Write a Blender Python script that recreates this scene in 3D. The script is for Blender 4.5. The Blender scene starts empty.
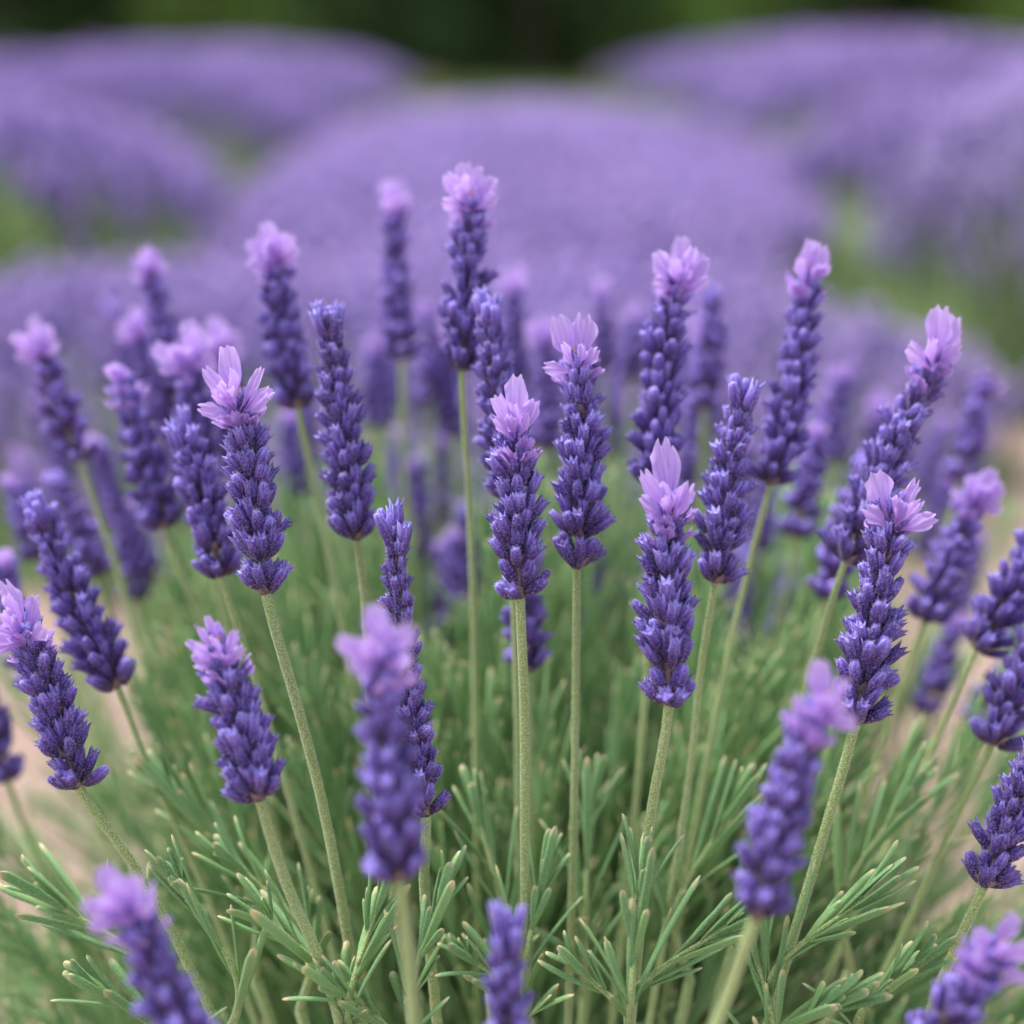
import bpy, math, random
import numpy as np
from mathutils import Vector, Matrix

SC = bpy.context.scene
rng = np.random.default_rng(7)
random.seed(7)

# ------------------------------------------------------------------ camera, world, sun, exposure
CAM_H = 0.45
PITCH = math.radians(19.3)
FPX = 1406.0
D0 = 0.34
cam_d = bpy.data.cameras.new('camera')
cam = bpy.data.objects.new('camera', cam_d)
SC.collection.objects.link(cam)
SC.camera = cam
cam.location = (0, 0, CAM_H)
cam.rotation_euler = (math.pi / 2 - PITCH, 0, 0)
cam_d.sensor_width = 36.0
cam_d.lens = 36.0 * FPX / 1024.0
cam_d.clip_start = 0.02
cam_d.clip_end = 400
cam_d.dof.use_dof = True
cam_d.dof.focus_distance = D0
cam_d.dof.aperture_fstop = 3.8

W = bpy.data.worlds.new('World')
SC.world = W
W.use_nodes = True
wn = W.node_tree
wn.nodes.clear()
sky = wn.nodes.new('ShaderNodeTexSky')
sky.sky_type = 'NISHITA'
sky.sun_disc = False
sky.sun_elevation = math.radians(58)
sky.sun_rotation = math.radians(-50)
sky.air_density = 1.0
sky.dust_density = 3.0
hs = wn.nodes.new('ShaderNodeHueSaturation')
hs.inputs['Saturation'].default_value = 0.35     # thin high overcast: a whiter sky
bg = wn.nodes.new('ShaderNodeBackground')
bg.inputs['Strength'].default_value = 0.15
wo = wn.nodes.new('ShaderNodeOutputWorld')
wn.links.new(sky.outputs[0], hs.inputs['Color'])
wn.links.new(hs.outputs[0], bg.inputs['Color'])
wn.links.new(bg.outputs[0], wo.inputs['Surface'])

sun_d = bpy.data.lights.new('sun', 'SUN')
sun_d.energy = 1.75
sun_d.angle = math.radians(14)
sun_d.color = (1.0, 0.965, 0.92)
sun = bpy.data.objects.new('sun', sun_d)
SC.collection.objects.link(sun)
_el, _az = math.radians(58), math.radians(-50)     # azimuth from +Y towards +X
sv = Vector((math.sin(_az) * math.cos(_el), math.cos(_az) * math.cos(_el), math.sin(_el)))
sun.rotation_euler = sv.to_track_quat('Z', 'Y').to_euler()

SC.view_settings.view_transform = 'Standard'
SC.view_settings.look = 'None'
SC.view_settings.gamma = 1.0
SC.view_settings.exposure = 1.08
SC.render.engine = 'CYCLES'
try:
    SC.cycles.use_denoising = True
    SC.cycles.denoiser = 'OPENIMAGEDENOISE'
except Exception:
    pass
SC.cycles.max_bounces = 8
SC.cycles.transmission_bounces = 4
SC.cycles.diffuse_bounces = 4

# ------------------------------------------------------------------ helpers
R_R = np.array([1.0, 0, 0])
R_U = np.array([0, math.sin(PITCH), math.cos(PITCH)])
R_F = np.array([0, math.cos(PITCH), -math.sin(PITCH)])
CAMP = np.array([0, 0, CAM_H])


def P(px, py, d):
    """world point seen at a pixel, d = depth along the view axis in units of the focus distance"""
    z = d * D0
    return CAMP + R_F * z + R_R * ((px - 512) / FPX * z) + R_U * ((512 - py) / FPX * z)


def nrm(v):
    v = np.asarray(v, float)
    return v / (np.linalg.norm(v, axis=-1, keepdims=True) + 1e-12)


class MB:
    def __init__(self):
        self.v, self.f, self.m, self.a, self.b, self.n = [], [], [], [], [], 0

    def add(self, v, faces, ta=0.0, rb=0.0, mat=0):
        v = np.asarray(v, float).reshape(-1, 3)
        k = len(v)
        self.v.append(v)
        self.a.append(np.broadcast_to(np.asarray(ta, float), (k,)).copy())
        self.b.append(np.broadcast_to(np.asarray(rb, float), (k,)).copy())
        for F in faces:
            F = np.asarray(F, int)
            if len(F):
                self.f.append(F + self.n)
                self.m.append(np.full(len(F), mat, int))
        self.n += k

    def inst(self, tpl, basis, org, rb, mat=0, ta=None):
        """tpl=(verts, [faces...], ta); basis (k,3,3) rows = x,y,z axes scaled; org (k,3)"""
        V, FS, T = tpl
        k, n = len(org), len(V)
        if k == 0:
            return
        W_ = np.einsum('nj,kji->kni', V, basis) + org[:, None, :]
        base = (np.arange(k) * n)[:, None, None]
        FF = [(F[None] + base).reshape(-1, F.shape[1]) for F in FS if len(F)]
        T_ = np.tile(T, k) if ta is None else np.repeat(ta, n)
        self.add(W_.reshape(-1, 3), FF, T_, np.repeat(rb, n), mat)

    def build(self, name, mats, parent=None, origin=None, smooth=True):
        v = np.concatenate(self.v)
        if origin is not None:
            v = v - np.asarray(origin)
        me = bpy.data.meshes.new(name)
        me.vertices.add(len(v))
        me.vertices.foreach_set('co', v.astype(np.float32).ravel())
        lt = np.concatenate([np.full(len(F), F.shape[1]) for F in self.f])
        li = np.concatenate([F.ravel() for F in self.f])
        me.loops.add(len(li))
        me.loops.foreach_set('vertex_index', li.astype(np.int32))
        me.polygons.add(len(lt))
        st = np.concatenate([[0], np.cumsum(lt)[:-1]])
        me.polygons.foreach_set('loop_start', st.astype(np.int32))
        me.polygons.foreach_set('loop_total', lt.astype(np.int32))
        me.polygons.foreach_set('material_index', np.concatenate(self.m).astype(np.int32))
        me.polygons.foreach_set('use_smooth', np.full(len(lt), smooth))
        for nm, dat in (('along', self.a), ('vary', self.b)):
            at = me.attributes.new(nm, 'FLOAT', 'POINT')
            at.data.foreach_set('value', np.concatenate(dat).astype(np.float32))
        me.update(calc_edges=True)
        for m in (mats if isinstance(mats, (list, tuple)) else [mats]):
            me.materials.append(m)
        o = bpy.data.objects.new(name, me)
        SC.collection.objects.link(o)
        if parent is not None:
            o.parent = parent
        elif origin is not None:
            o.location = origin
        return o


def tag(o, label=None, cat=None, group=None, kind=None):
    if label:
        o['label'] = label
    if cat:
        o['category'] = cat
    if group:
        o['group'] = group
    if kind:
        o['kind'] = kind
    return o


def empty(name, loc):
    o = bpy.data.objects.new(name, None)
    o.empty_display_size = 0.02
    SC.collection.objects.link(o)
    o.location = [float(c) for c in loc]
    return o


def spline(pts, n=30, t0=None):
    """centripetal Catmull-Rom through pts, evenly subdivided"""
    pts = [np.asarray(p, float) for p in pts]
    a = 2 * pts[0] - pts[1] if t0 is None else pts[0] - t0
    q = [a] + pts + [2 * pts[-1] - pts[-2]]
    tot = sum(np.linalg.norm(pts[i + 1] - pts[i]) for i in range(len(pts) - 1)) + 1e-9
    out = []
    for i in range(len(pts) - 1):
        p0, p1, p2, p3 = q[i:i + 4]
        k0 = 0.0
        k1 = k0 + max(1e-5, np.linalg.norm(p1 - p0)) ** .5
        k2 = k1 + max(1e-5, np.linalg.norm(p2 - p1)) ** .5
        k3 = k2 + max(1e-5, np.linalg.norm(p3 - p2)) ** .5
        per = max(3, int(round(n * np.linalg.norm(p2 - p1) / tot)))
        for k in range(per):
            t = k1 + (k2 - k1) * k / per
            A1 = (k1 - t) / (k1 - k0) * p0 + (t - k0) / (k1 - k0) * p1
            A2 = (k2 - t) / (k2 - k1) * p1 + (t - k1) / (k2 - k1) * p2
            A3 = (k3 - t) / (k3 - k2) * p2 + (t - k2) / (k3 - k2) * p3
            B1 = (k2 - t) / (k2 - k0) * A1 + (t - k0) / (k2 - k0) * A2
            B2 = (k3 - t) / (k3 - k1) * A2 + (t - k1) / (k3 - k1) * A3
            out.append((k2 - t) / (k2 - k1) * B1 + (t - k1) / (k2 - k1) * B2)
    out.append(pts[-1])
    return np.array(out)


def frames(C):
    T = nrm(np.gradient(C, axis=0))
    ref = np.array([0.13, -1.0, 0.21])
    X = nrm(np.cross(T, ref))
    Y = nrm(np.cross(T, X))
    return T, X, Y


def tube(mb, C, rad, sides=10, ridge=0.0, ta=None, rb=0.5, mat=0, cap=True):
    C = np.asarray(C)
    n = len(C)
    T, X, Y = frames(C)
    rad = np.atleast_1d(rad)
    rad = np.interp(np.linspace(0, 1, n), np.linspace(0, 1, len(rad)), rad) if len(rad) > 1 else np.full(n, rad[0])
    ang = np.arange(sides) / sides * 2 * math.pi
    rr = 1 + ridge * np.cos(4 * ang)
    V = C[:, None] + rad[:, None, None] * rr[None, :, None] * (np.cos(ang)[None, :, None] * X[:, None] + np.sin(ang)[None, :, None] * Y[:, None])
    i = np.arange(n - 1)[:, None] * sides
    j = np.arange(sides)[None]
    j2 = (j + 1) % sides
    F = np.stack([i + j, i + j2, i + sides + j2, i + sides + j], -1).reshape(-1, 4)
    fs = [F]
    ta = np.linspace(0, 1, n) if ta is None else ta
    V = V.reshape(-1, 3)
    A = np.repeat(ta, sides)
    if cap:
        V = np.vstack([V, C[-1] + T[-1] * rad[-1] * .5])
        A = np.append(A, ta[-1])
        k = (n - 1) * sides
        fs.append(np.stack([k + j[0], k + j2[0], np.full(sides, len(V) - 1)], -1))
    mb.add(V, fs, A, rb, mat)


def lathe_tpl(prof, sides, ridge=0.0, bend=0.0, ribs=5):
    """prof: list of (z, r); unit length along z, x = outward"""
    V, T = [], []
    for z, r in prof:
        for s in range(sides):
            a = s / sides * 2 * math.pi
            q = r * (1 + ridge * math.cos(ribs * a))
            V.append((q * math.cos(a) - bend * (z * z - .5 * z), q * math.sin(a), z))
            T.append(max(0, min(1, z + (.13 if ridge > .15 else 0) * math.cos(ribs * a))))
    n = len(prof)
    F = [((i * sides + s), i * sides + (s + 1) % sides, (i + 1) * sides + (s + 1) % sides, (i + 1) * sides + s) for i in range(n - 1) for s in range(sides)]
    V.append((-bend * (.5 * prof[-1][0] ** 2), 0, prof[-1][0] - .03))
    T.append(1.0)
    k = (n - 1) * sides
    F3 = [(k + s, k + (s + 1) % sides, len(V) - 1) for s in range(sides)]
    return np.array(V), [np.array(F), np.array(F3)], np.array(T)


# bud (calyx) templates: r is in units of half the width
BUD = [lathe_tpl([(0, .30), (.10, .55), (.28, .85), (.50, 1.0), (.70, .92), (.86, .74), (.95, .50)], 10, .20, b) for b in (-.6, .2, .8)]
BUD_OPEN = [lathe_tpl([(0, .30), (.12, .55), (.35, .85), (.62, .98), (.80, .90), (.92, .95), (1.0, 1.05), (.90, .55)], 10, .24, b) for b in (-.4, .5)]
for _t in BUD_OPEN:      # five calyx teeth at the rim
    _z = _t[0][60:70, 2]
    _t[0][60:70, 2] = _z + np.where(np.arange(10) % 2 == 0, .10, -.10)
BUD_LO = [lathe_tpl([(0, .3), (.3, .95), (.65, 1.0), (.92, .5)], 6, .1, b, 3) for b in (-.3, .4)]
HAIR = (np.array([(-.5, 0, 0), (.5, 0, 0), (0, 0, 1.0)]), [np.array([(0, 1, 2)])], np.array([0, 0, 1.0]))
BRACT = (np.array([(-.5, 0, 0), (.5, 0, 0), (-.42, -.12, .45), (.42, -.12, .45), (0, -.05, 1.0), (0, .22, .3)]),
         [np.array([(0, 5, 2), (5, 4, 2), (5, 3, 4), (1, 3, 5), (0, 1, 5)])], np.array([0, 0, .5, .5, 1, .4]))

# ------------------------------------------------------------------ materials


def new_mat(name):
    m = bpy.data.materials.new(name)
    m.use_nodes = True
    nt = m.node_tree
    nt.nodes.clear()
    out = nt.nodes.new('ShaderNodeOutputMaterial')
    b = nt.nodes.new('ShaderNodeBsdfPrincipled')
    nt.links.new(b.outputs[0], out.inputs['Surface'])
    return m, nt, b, out


def attr(nt, name):
    a = nt.nodes.new('ShaderNodeAttribute')
    a.attribute_name = name
    return a.outputs['Fac']


def ramp(nt, fac, stops):
    r = nt.nodes.new('ShaderNodeValToRGB')
    e = r.color_ramp.elements
    while len(e) < len(stops):
        e.new(0.5)
    for k, (p, c) in enumerate(stops):
        e[k].position = p
        e[k].color = (*c, 1)
    nt.links.new(fac, r.inputs[0])
    return r.outputs[0]


def noise(nt, scale, detail=3, coord='Object', stretch=None):
    tc = nt.nodes.new('ShaderNodeTexCoord')
    n = nt.nodes.new('ShaderNodeTexNoise')
    n.inputs['Scale'].default_value = scale
    n.inputs['Detail'].default_value = detail
    src = tc.outputs[coord]
    if stretch:
        mp = nt.nodes.new('ShaderNodeMapping')
        mp.inputs['Scale'].default_value = stretch
        nt.links.new(src, mp.inputs[0])
        src = mp.outputs[0]
    nt.links.new(src, n.inputs['Vector'])
    return n.outputs['Fac']


def mix(nt, fac, a, b, mode='MIX'):
    m = nt.nodes.new('ShaderNodeMix')
    m.data_type = 'RGBA'
    m.blend_type = mode
    for sock, val in ((m.inputs[0], fac), (m.inputs[6], a), (m.inputs[7], b)):
        if isinstance(val, (int, float)):
            sock.default_value = val
        elif isinstance(val, tuple):
            sock.default_value = (*val, 1)
        else:
            nt.links.new(val, sock)
    return m.outputs[2]


def bump(nt, b, h, strength, dist):
    n = nt.nodes.new('ShaderNodeBump')
    n.inputs['Strength'].default_value = strength
    n.inputs['Distance'].default_value = dist
    nt.links.new(h, n.inputs['Height'])
    nt.links.new(n.outputs[0], b.inputs['Normal'])


def translucent(nt, b, out, col, fac):
    t = nt.nodes.new('ShaderNodeBsdfTranslucent')
    s = nt.nodes.new('ShaderNodeMixShader')
    s.inputs[0].default_value = fac
    if isinstance(col, tuple):
        t.inputs[0].default_value = (*col, 1)
    else:
        nt.links.new(col, t.inputs[0])
    nt.links.new(b.outputs[0], s.inputs[1])
    nt.links.new(t.outputs[0], s.inputs[2])
    nt.links.new(s.outputs[0], out.inputs['Surface'])


def bud_material():
    m, nt, b, out = new_mat('bud_violet')
    c = ramp(nt, attr(nt, 'along'), [(0, (.060, .026, .060)), (.28, (.058, .023, .115)), (.55, (.095, .042, .27)), (.82, (.19, .12, .56)), (1, (.37, .30, .84))])
    v = ramp(nt, attr(nt, 'vary'), [(0, (.55, .5, .62)), (.5, (1, .95, 1)), (1, (1.5, 1.6, 1.4))])
    c = mix(nt, 1.0, c, v, 'MULTIPLY')
    n = noise(nt, 2000, 4)
    sp = ramp(nt, n, [(.50, (0, 0, 0)), (.68, (1, 1, 1))])
    c = mix(nt, .50, c, mix(nt, sp, c, (.58, .48, .90)))
    nt.links.new(c, b.inputs['Base Color'])
    b.inputs['Roughness'].default_value = .75
    b.inputs['Specular IOR Level'].default_value = .25
    b.inputs['Sheen Weight'].default_value = .18
    b.inputs['Sheen Roughness'].default_value = .5
    b.inputs['Sheen Tint'].default_value = (.75, .65, 1, 1)
    bump(nt, b, n, .8, .0007)
    translucent(nt, b, out, c, .12)
    return m


def petal_material():
    m, nt, b, out = new_mat('petal_lilac')
    c = ramp(nt, attr(nt, 'along'), [(0, (.36, .12, .46)), (.25, (.42, .19, .66)), (.5, (.54, .33, .82)), (.8, (.64, .45, .90)), (1, (.77, .61, .95))])
    vein = ramp(nt, attr(nt, 'vary'), [(0, (.74, .62, .86)), (.45, (1, 1, 1)), (1, (1.1, 1.1, 1.05))])
    c = mix(nt, 1.0, c, vein, 'MULTIPLY')
    n = noise(nt, 900, 4)
    c = mix(nt, .5, c, mix(nt, n, c, (.66, .48, .92)))
    nt.links.new(c, b.inputs['Base Color'])
    b.inputs['Roughness'].default_value = .6
    b.inputs['Specular IOR Level'].default_value = .3
    b.inputs['Sheen Weight'].default_value = .2
    bump(nt, b, n, .4, .0003)
    translucent(nt, b, out, c, .42)
    return m


def simple(name, col, rough=.8, trans=0.0, dark=None, scale=1500, sheen=0.0):
    m, nt, b, out = new_mat(name)
    c = mix(nt, noise(nt, scale, 3), dark if dark else tuple(x * .6 for x in col), tuple(min(1, x * 1.2) for x in col))
    v = ramp(nt, attr(nt, 'vary'), [(0, (.7, .7, .7)), (1, (1.25, 1.25, 1.25))])
    c = mix(nt, 1.0, c, v, 'MULTIPLY')
    nt.links.new(c, b.inputs['Base Color'])
    b.inputs['Roughness'].default_value = rough
    b.inputs['Specular IOR Level'].default_value = .3
    b.inputs['Sheen Weight'].default_value = sheen
    if trans:
        translucent(nt, b, out, c, trans)
    return m


def stem_material():
    m, nt, b, out = new_mat('stem_green')
    n = noise(nt, 3200, 2)
    sp = ramp(nt, n, [(.44, (0, 0, 0)), (.60, (1, 1, 1))])
    c = mix(nt, sp, (.20, .30, .065), (.46, .54, .28))
    v = ramp(nt, attr(nt, 'vary'), [(0, (.75, .8, .75)), (1, (1.25, 1.2, 1.25))])
    c = mix(nt, 1.0, c, v, 'MULTIPLY')
    nt.links.new(c, b.inputs['Base Color'])
    b.inputs['Roughness'].default_value = .7
    b.inputs['Sheen Weight'].default_value = .4
    b.inputs['Sheen Roughness'].default_value = .4
    b.inputs['Sheen Tint'].default_value = (.9, 1, .85, 1)
    bump(nt, b, n, .6, .0003)
    return m


def leaf_material():
    m, nt, b, out = new_mat('leaf_grey_green')
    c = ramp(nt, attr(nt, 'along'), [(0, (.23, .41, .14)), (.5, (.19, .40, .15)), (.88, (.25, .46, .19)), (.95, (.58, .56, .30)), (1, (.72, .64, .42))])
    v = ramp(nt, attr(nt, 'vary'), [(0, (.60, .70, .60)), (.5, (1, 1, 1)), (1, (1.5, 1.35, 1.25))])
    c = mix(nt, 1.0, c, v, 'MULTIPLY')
    n = noise(nt, 2300, 3)
    sp = ramp(nt, n, [(.48, (0, 0, 0)), (.62, (1, 1, 1))])
    c = mix(nt, .34, c, mix(nt, sp, c, (.50, .62, .38)))
    nt.links.new(c, b.inputs['Base Color'])
    b.inputs['Roughness'].default_value = .65
    b.inputs['Specular IOR Level'].default_value = .35
    b.inputs['Sheen Weight'].default_value = .12
    b.inputs['Sheen Tint'].default_value = (.9, 1, .8, 1)
    bump(nt, b, n, .7, .0003)
    translucent(nt, b, out, c, .22)
    return m


M_BUD = bud_material()
M_PETAL = petal_material()
M_HAIR = simple('pale_hair', (.66, .58, .95), .6, .4)
M_GHAIR = simple('white_hair', (.75, .80, .66), .6, .3)
M_BRACT = simple('bract_brown', (.30, .20, .20), .8, .2, sheen=.3)
M_STEM = stem_material()
M_LEAF = leaf_material()
M_ANTHER = simple('anther_ochre', (.75, .48, .28), .7)


def ground_material():
    m, nt, b, out = new_mat('dry_soil')
    n1 = noise(nt, 2.2, 5)
    n2 = noise(nt, 45, 6)
    c = mix(nt, n1, (.30, .20, .17), (.40, .28, .245))
    c = mix(nt, ramp(nt, n2, [(.38, (0, 0, 0)), (.62, (1, 1, 1))]), mix(nt, .5, c, (.20, .14, .10)), c)
    nt.links.new(c, b.inputs['Base Color'])
    b.inputs['Roughness'].default_value = .95
    bump(nt, b, n2, .8, .01)
    return m


# ------------------------------------------------------------------ ground
mb = MB()
g = np.concatenate([-np.geomspace(220, .5, 26), np.linspace(-.45, .45, 13), np.geomspace(.5, 220, 26)])
gx, gy = np.meshgrid(g, g + 1.0)
gz = .012 * np.sin(gx * 5.1) * np.cos(gy * 4.3) - .006
gz = np.where(np.hypot(gx, gy) > 12, gz - .0, gz)
NX = len(g)
i, j = np.meshgrid(np.arange(NX - 1), np.arange(NX - 1), indexing='ij')
k = (i * NX + j).ravel()
mb.add(np.stack([gx, gy, gz], -1).reshape(-1, 3), [np.stack([k, k + 1, k + NX + 1, k + NX], -1)])
tag(mb.build('ground', ground_material()), kind='structure')

# clods and gravel scattered on the near soil
mb = MB()
clod = lathe_tpl([(0, .3), (.2, .8), (.5, 1.0), (.8, .75), (.95, .35)], 6, .15, .1, 3)
K = 2600
gp = np.stack([rng.uniform(-1.6, 1.6, K), rng.uniform(.1, 3.4, K), rng.uniform(-.012, -.002, K)], -1)
sz = rng.uniform(.003, .012, K)
ang = rng.uniform(0, 6.28, K)
B = np.zeros((K, 3, 3))
B[:, 0, 0] = np.cos(ang) * sz; B[:, 0, 1] = np.sin(ang) * sz
B[:, 1, 0] = -np.sin(ang) * sz * .8; B[:, 1, 1] = np.cos(ang) * sz * .8
B[:, 2, 2] = sz * 1.2
mb.inst(clod, B, gp, rng.random(K))
tag(mb.build('gravel', simple('gravel_stone', (.46, .36, .31), .9, scale=120)), kind='stuff', label='crumbly pinkish brown soil clods and small gravel between the plants')

# ------------------------------------------------------------------ background rows
M_MOUND = simple('mound_green', (.14, .20, .085), .9, scale=30)
M_BLADE = simple('blade_green', (.20, .30, .12), .8, .25, scale=60)
M_BLADE_LIT = simple('blade_lit_green', (.30, .42, .16), .8, .25, scale=60)  # lighter copy of the blade green, sunlit look put into the colour


def row_flower_mat(name, stops):
    m, nt, b, out = new_mat(name)
    c = ramp(nt, attr(nt, 'vary'), stops)
    c = mix(nt, ramp(nt, noise(nt, 4.5, 4), [(.35, (0, 0, 0)), (.65, (.6, .6, .6))]), c, (.30, .24, .50))
    c = mix(nt, ramp(nt, attr(nt, 'along'), [(0, (1, 1, 1)), (.8, (1, 1, 1)), (1, (0, 0, 0))]), (.62, .45, .82), c)
    nt.links.new(c, b.inputs['Base Color'])
    b.inputs['Roughness'].default_value = .85
    b.inputs['Specular IOR Level'].default_value = .2
    translucent(nt, b, out, c, .25)
    return m


M_ROWF = row_flower_mat('row_flower_purple', [(0, (.27, .19, .48)), (.5, (.40, .305, .67)), (1, (.53, .43, .80))])
M_ROWP = row_flower_mat('row_flower_pale', [(0, (.32, .28, .50)), (.5, (.46, .42, .68)), (1, (.60, .56, .80))])
ROWSPIKE = lathe_tpl([(0, .5), (.10, 1.0), (.2, .62), (.32, 1.0), (.44, .6), (.56, .92), (.68, .55), (.8, .7), (.9, .8), (1.0, .35)], 5, .12, .1, 5)
BLADE = (np.array([(-.5, 0, 0), (.5, 0, 0), (.45, .05, .5), (-.45, .05, .5), (0, .3, 1.0)]),
         [np.array([(0, 1, 2, 3)]), np.array([(3, 2, 4)])], np.array([0, 0, .5, .5, 1.0]))


class Mound:
    """a long clipped bush along its own axis: centre cx,cy, half sizes ax (across), ay (along), height h"""

    def __init__(self, cx, cy, ax, ay, h, rot=0, seed=0, pw=2.4, ex=.62):
        self.c = np.array([cx, cy]); self.ax = ax; self.ay = ay; self.h = h; self.rot = rot; self.s = seed; self.pw = pw; self.ex = ex

    def surf(self, u, v):
        """u,v in the unit disc -> world point, normal"""
        def pt(u, v):
            r = np.minimum(np.hypot(u, v), 1)
            ph = np.arctan2(v, u)
            wob = 1 + .06 * np.sin(3 * ph + self.s) + .05 * np.sin(5 * ph + 2 * self.s)
            x = u * self.ax * wob; y = v * self.ay * wob
            z = self.h * np.power(np.maximum(1 - r ** self.pw, 0), self.ex)
            z = z * (1 + .05 * np.sin(x * 9 + self.s) * np.cos(y * 7 + self.s * 3) + .04 * np.sin(y * 3.1 + self.s))
            c, s = math.cos(self.rot), math.sin(self.rot)
            return np.stack([self.c[0] + x * c - y * s, self.c[1] + x * s + y * c, z], -1)
        e = .01
        p = pt(u, v)
        n = nrm(np.cross(pt(u + e, v) - p, pt(u, v + e) - p))
        return p, n


def up_basis(d, length, width, rnd):
    k = len(d)
    ref = nrm(rnd.normal(size=(k, 3)))
    x = nrm(np.cross(d, ref)); y = np.cross(d, x)
    return np.stack([x * width[:, None], y * width[:, None], d * length[:, None]], 1)


def make_row(name, label, cat, mounds, dens, slen, fl_mat, group=None, top=1.0, fl_frac=1.0, blade_mat=None, bl_dens=700, stalk=.04):
    c = mounds[0].c
    root = empty(name, (c[0], c[1], 0))
    tag(root, label, cat, group)
    org = (c[0], c[1], 0)
    mg = MB(); mf = MB(); bl = MB()
    rnd = np.random.default_rng(int(abs(c[0] * 91 + c[1] * 37)) + 3)
    for md in mounds:
        nr, na = 16, 40
        rr = (np.linspace(0, 1, nr) ** .7)[:, None]
        aa = (np.arange(na) / na * 2 * math.pi)[None]
        p, n = md.surf((rr * np.cos(aa)).ravel(), (rr * np.sin(aa)).ravel())
        p = p.copy(); p[:, 2] = p[:, 2] * .93 - .01
        i = np.arange(nr - 1)[:, None] * na; j = np.arange(na)[None]; j2 = (j + 1) % na
        mg.add(p, [np.stack([i + j, i + j2, i + na + j2, i + na + j], -1).reshape(-1, 4)], .5, .5)
        area = math.pi * md.ax * md.ay + md.h * 2 * (md.ax + md.ay)
        for kind in ('fl', 'bl'):
            N = int(area * (dens if kind == 'fl' else bl_dens))
            r = np.sqrt(rnd.random(N)) if kind == 'fl' else rnd.random(N) ** .38
            a = rnd.random(N) * 6.283
            p, n = md.surf(r * np.cos(a), r * np.sin(a))
            if kind == 'fl':
                keep = (p[:, 2] > md.h * (.30 + .25 * rnd.random(N)) * top) & (rnd.random(N) < fl_frac)
                p, n = p[keep], n[keep]
                N = len(p)
                d = nrm(n * .75 + np.array([0, 0, .8]) + rnd.normal(size=(N, 3)) * .16)
                L = slen * rnd.uniform(.7, 1.25, N)
                p0 = p + d * (stalk * rnd.random(N) ** 1.2)[:, None]
                mf.inst(ROWSPIKE, up_basis(d, L, L * .115, rnd), p0, rnd.random(N))
                # thin green stalk under each spike
                q = p - d * .02
                bl.inst(BLADE, up_basis(nrm(p0 - q + 1e-6), np.linalg.norm(p0 - q, axis=1) + .005, np.full(N, .0022), rnd), q, rnd.random(N))
            else:
                d = nrm(n * .8 + np.array([0, 0, .7]) + rnd.normal(size=(N, 3)) * .3)
                L = rnd.uniform(.03, .075, N)
                bl.inst(BLADE, up_basis(d, L, rnd.uniform(.003, .005, N), rnd), p - d * .01, rnd.random(N))
    mg.build('mound', M_MOUND, root, org)
    tag(bl.build('foliage', blade_mat or M_BLADE, root, org, smooth=False), kind='stuff')
    if mf.n:
        tag(mf.build('flowers', fl_mat, root, org), kind='stuff')
    return root


ROWG = 'blurred lavender rows behind the plant'
make_row('lavender_row', 'broad purple lavender row running straight back through the middle of the field', 'lavender row',
         [Mound(.03, 3.3, .70, 2.25, .16, 0, 1, 2.0, .75)], 2100, .055, M_ROWF, ROWG, bl_dens=900)
make_row('lavender_row', 'near band of purple lavender spreading across the full width behind the stalks', 'lavender row',
         [Mound(-.20, 1.50, .74, .48, .12, 0, 4, 2.4)], 1250, .050, M_ROWF, ROWG, bl_dens=1500, top=.35)
for (lab, args, h) in (
    ('nearest purple lavender mound on the left, with a shaded gap at its foot', (-1.02, 2.55, .58, .60, .25), 2.0),
    ('second purple lavender mound on the left, green streak of leaves in front', (-1.14, 4.05, .80, .62, .285), 3.0),
    ('third purple lavender mound on the left, domed against the dark trees', (-1.22, 5.75, .88, .72, .27), 4.0),
    ('farthest left lavender mound, sloping down to the dark gap between the rows', (-1.42, 7.7, 1.12, .80, .245), 5.0),
    ('nearest broad purple lavender mound on the right, shaded at its foot', (1.10, 2.75, .60, .62, .29), 6.0),
    ('second purple lavender mound on the right, behind a green streak', (1.22, 4.35, .82, .64, .315), 7.0),
    ('third purple lavender mound on the right, domed against the trees', (1.28, 6.1, .90, .74, .29), 8.0),
    ('farthest right lavender mound beside the dark gap between the rows', (1.48, 8.0, 1.14, .80, .26), 9.0),
    ('distant lavender mound at the left edge under the dark trees', (-3.75, 7.4, 1.35, 2.9, .23), 10.0),
    ('distant lavender mound at the right edge, highest against the dark trees', (3.75, 7.2, 1.30, 2.9, .27), 11.0),
):
    make_row('lavender_mound', lab, 'lavender bush', [Mound(*args, 0, h, 2.0, .72)], 1300, .060, M_ROWF, 'lavender mounds in the outer rows', bl_dens=500,
             blade_mat=M_BLADE_LIT, top=1.05)
make_row('lavender_bush', 'pale lavender bush with bright green leaves at the right edge, brown soil at its foot', 'lavender bush',
         [Mound(.72, 1.85, .25, .26, .31, 0, 3)], 1900, .05, M_ROWP, None, blade_mat=M_BLADE_LIT, bl_dens=3500)
make_row('green_bush', 'fresh green bush without flowers at the far left edge of the field', 'bush',
         [Mound(-.87, 1.85, .27, .28, .31, 0, 5)], 0, .05, M_ROWP, None, blade_mat=M_BLADE_LIT, bl_dens=4000, fl_frac=0)

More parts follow.
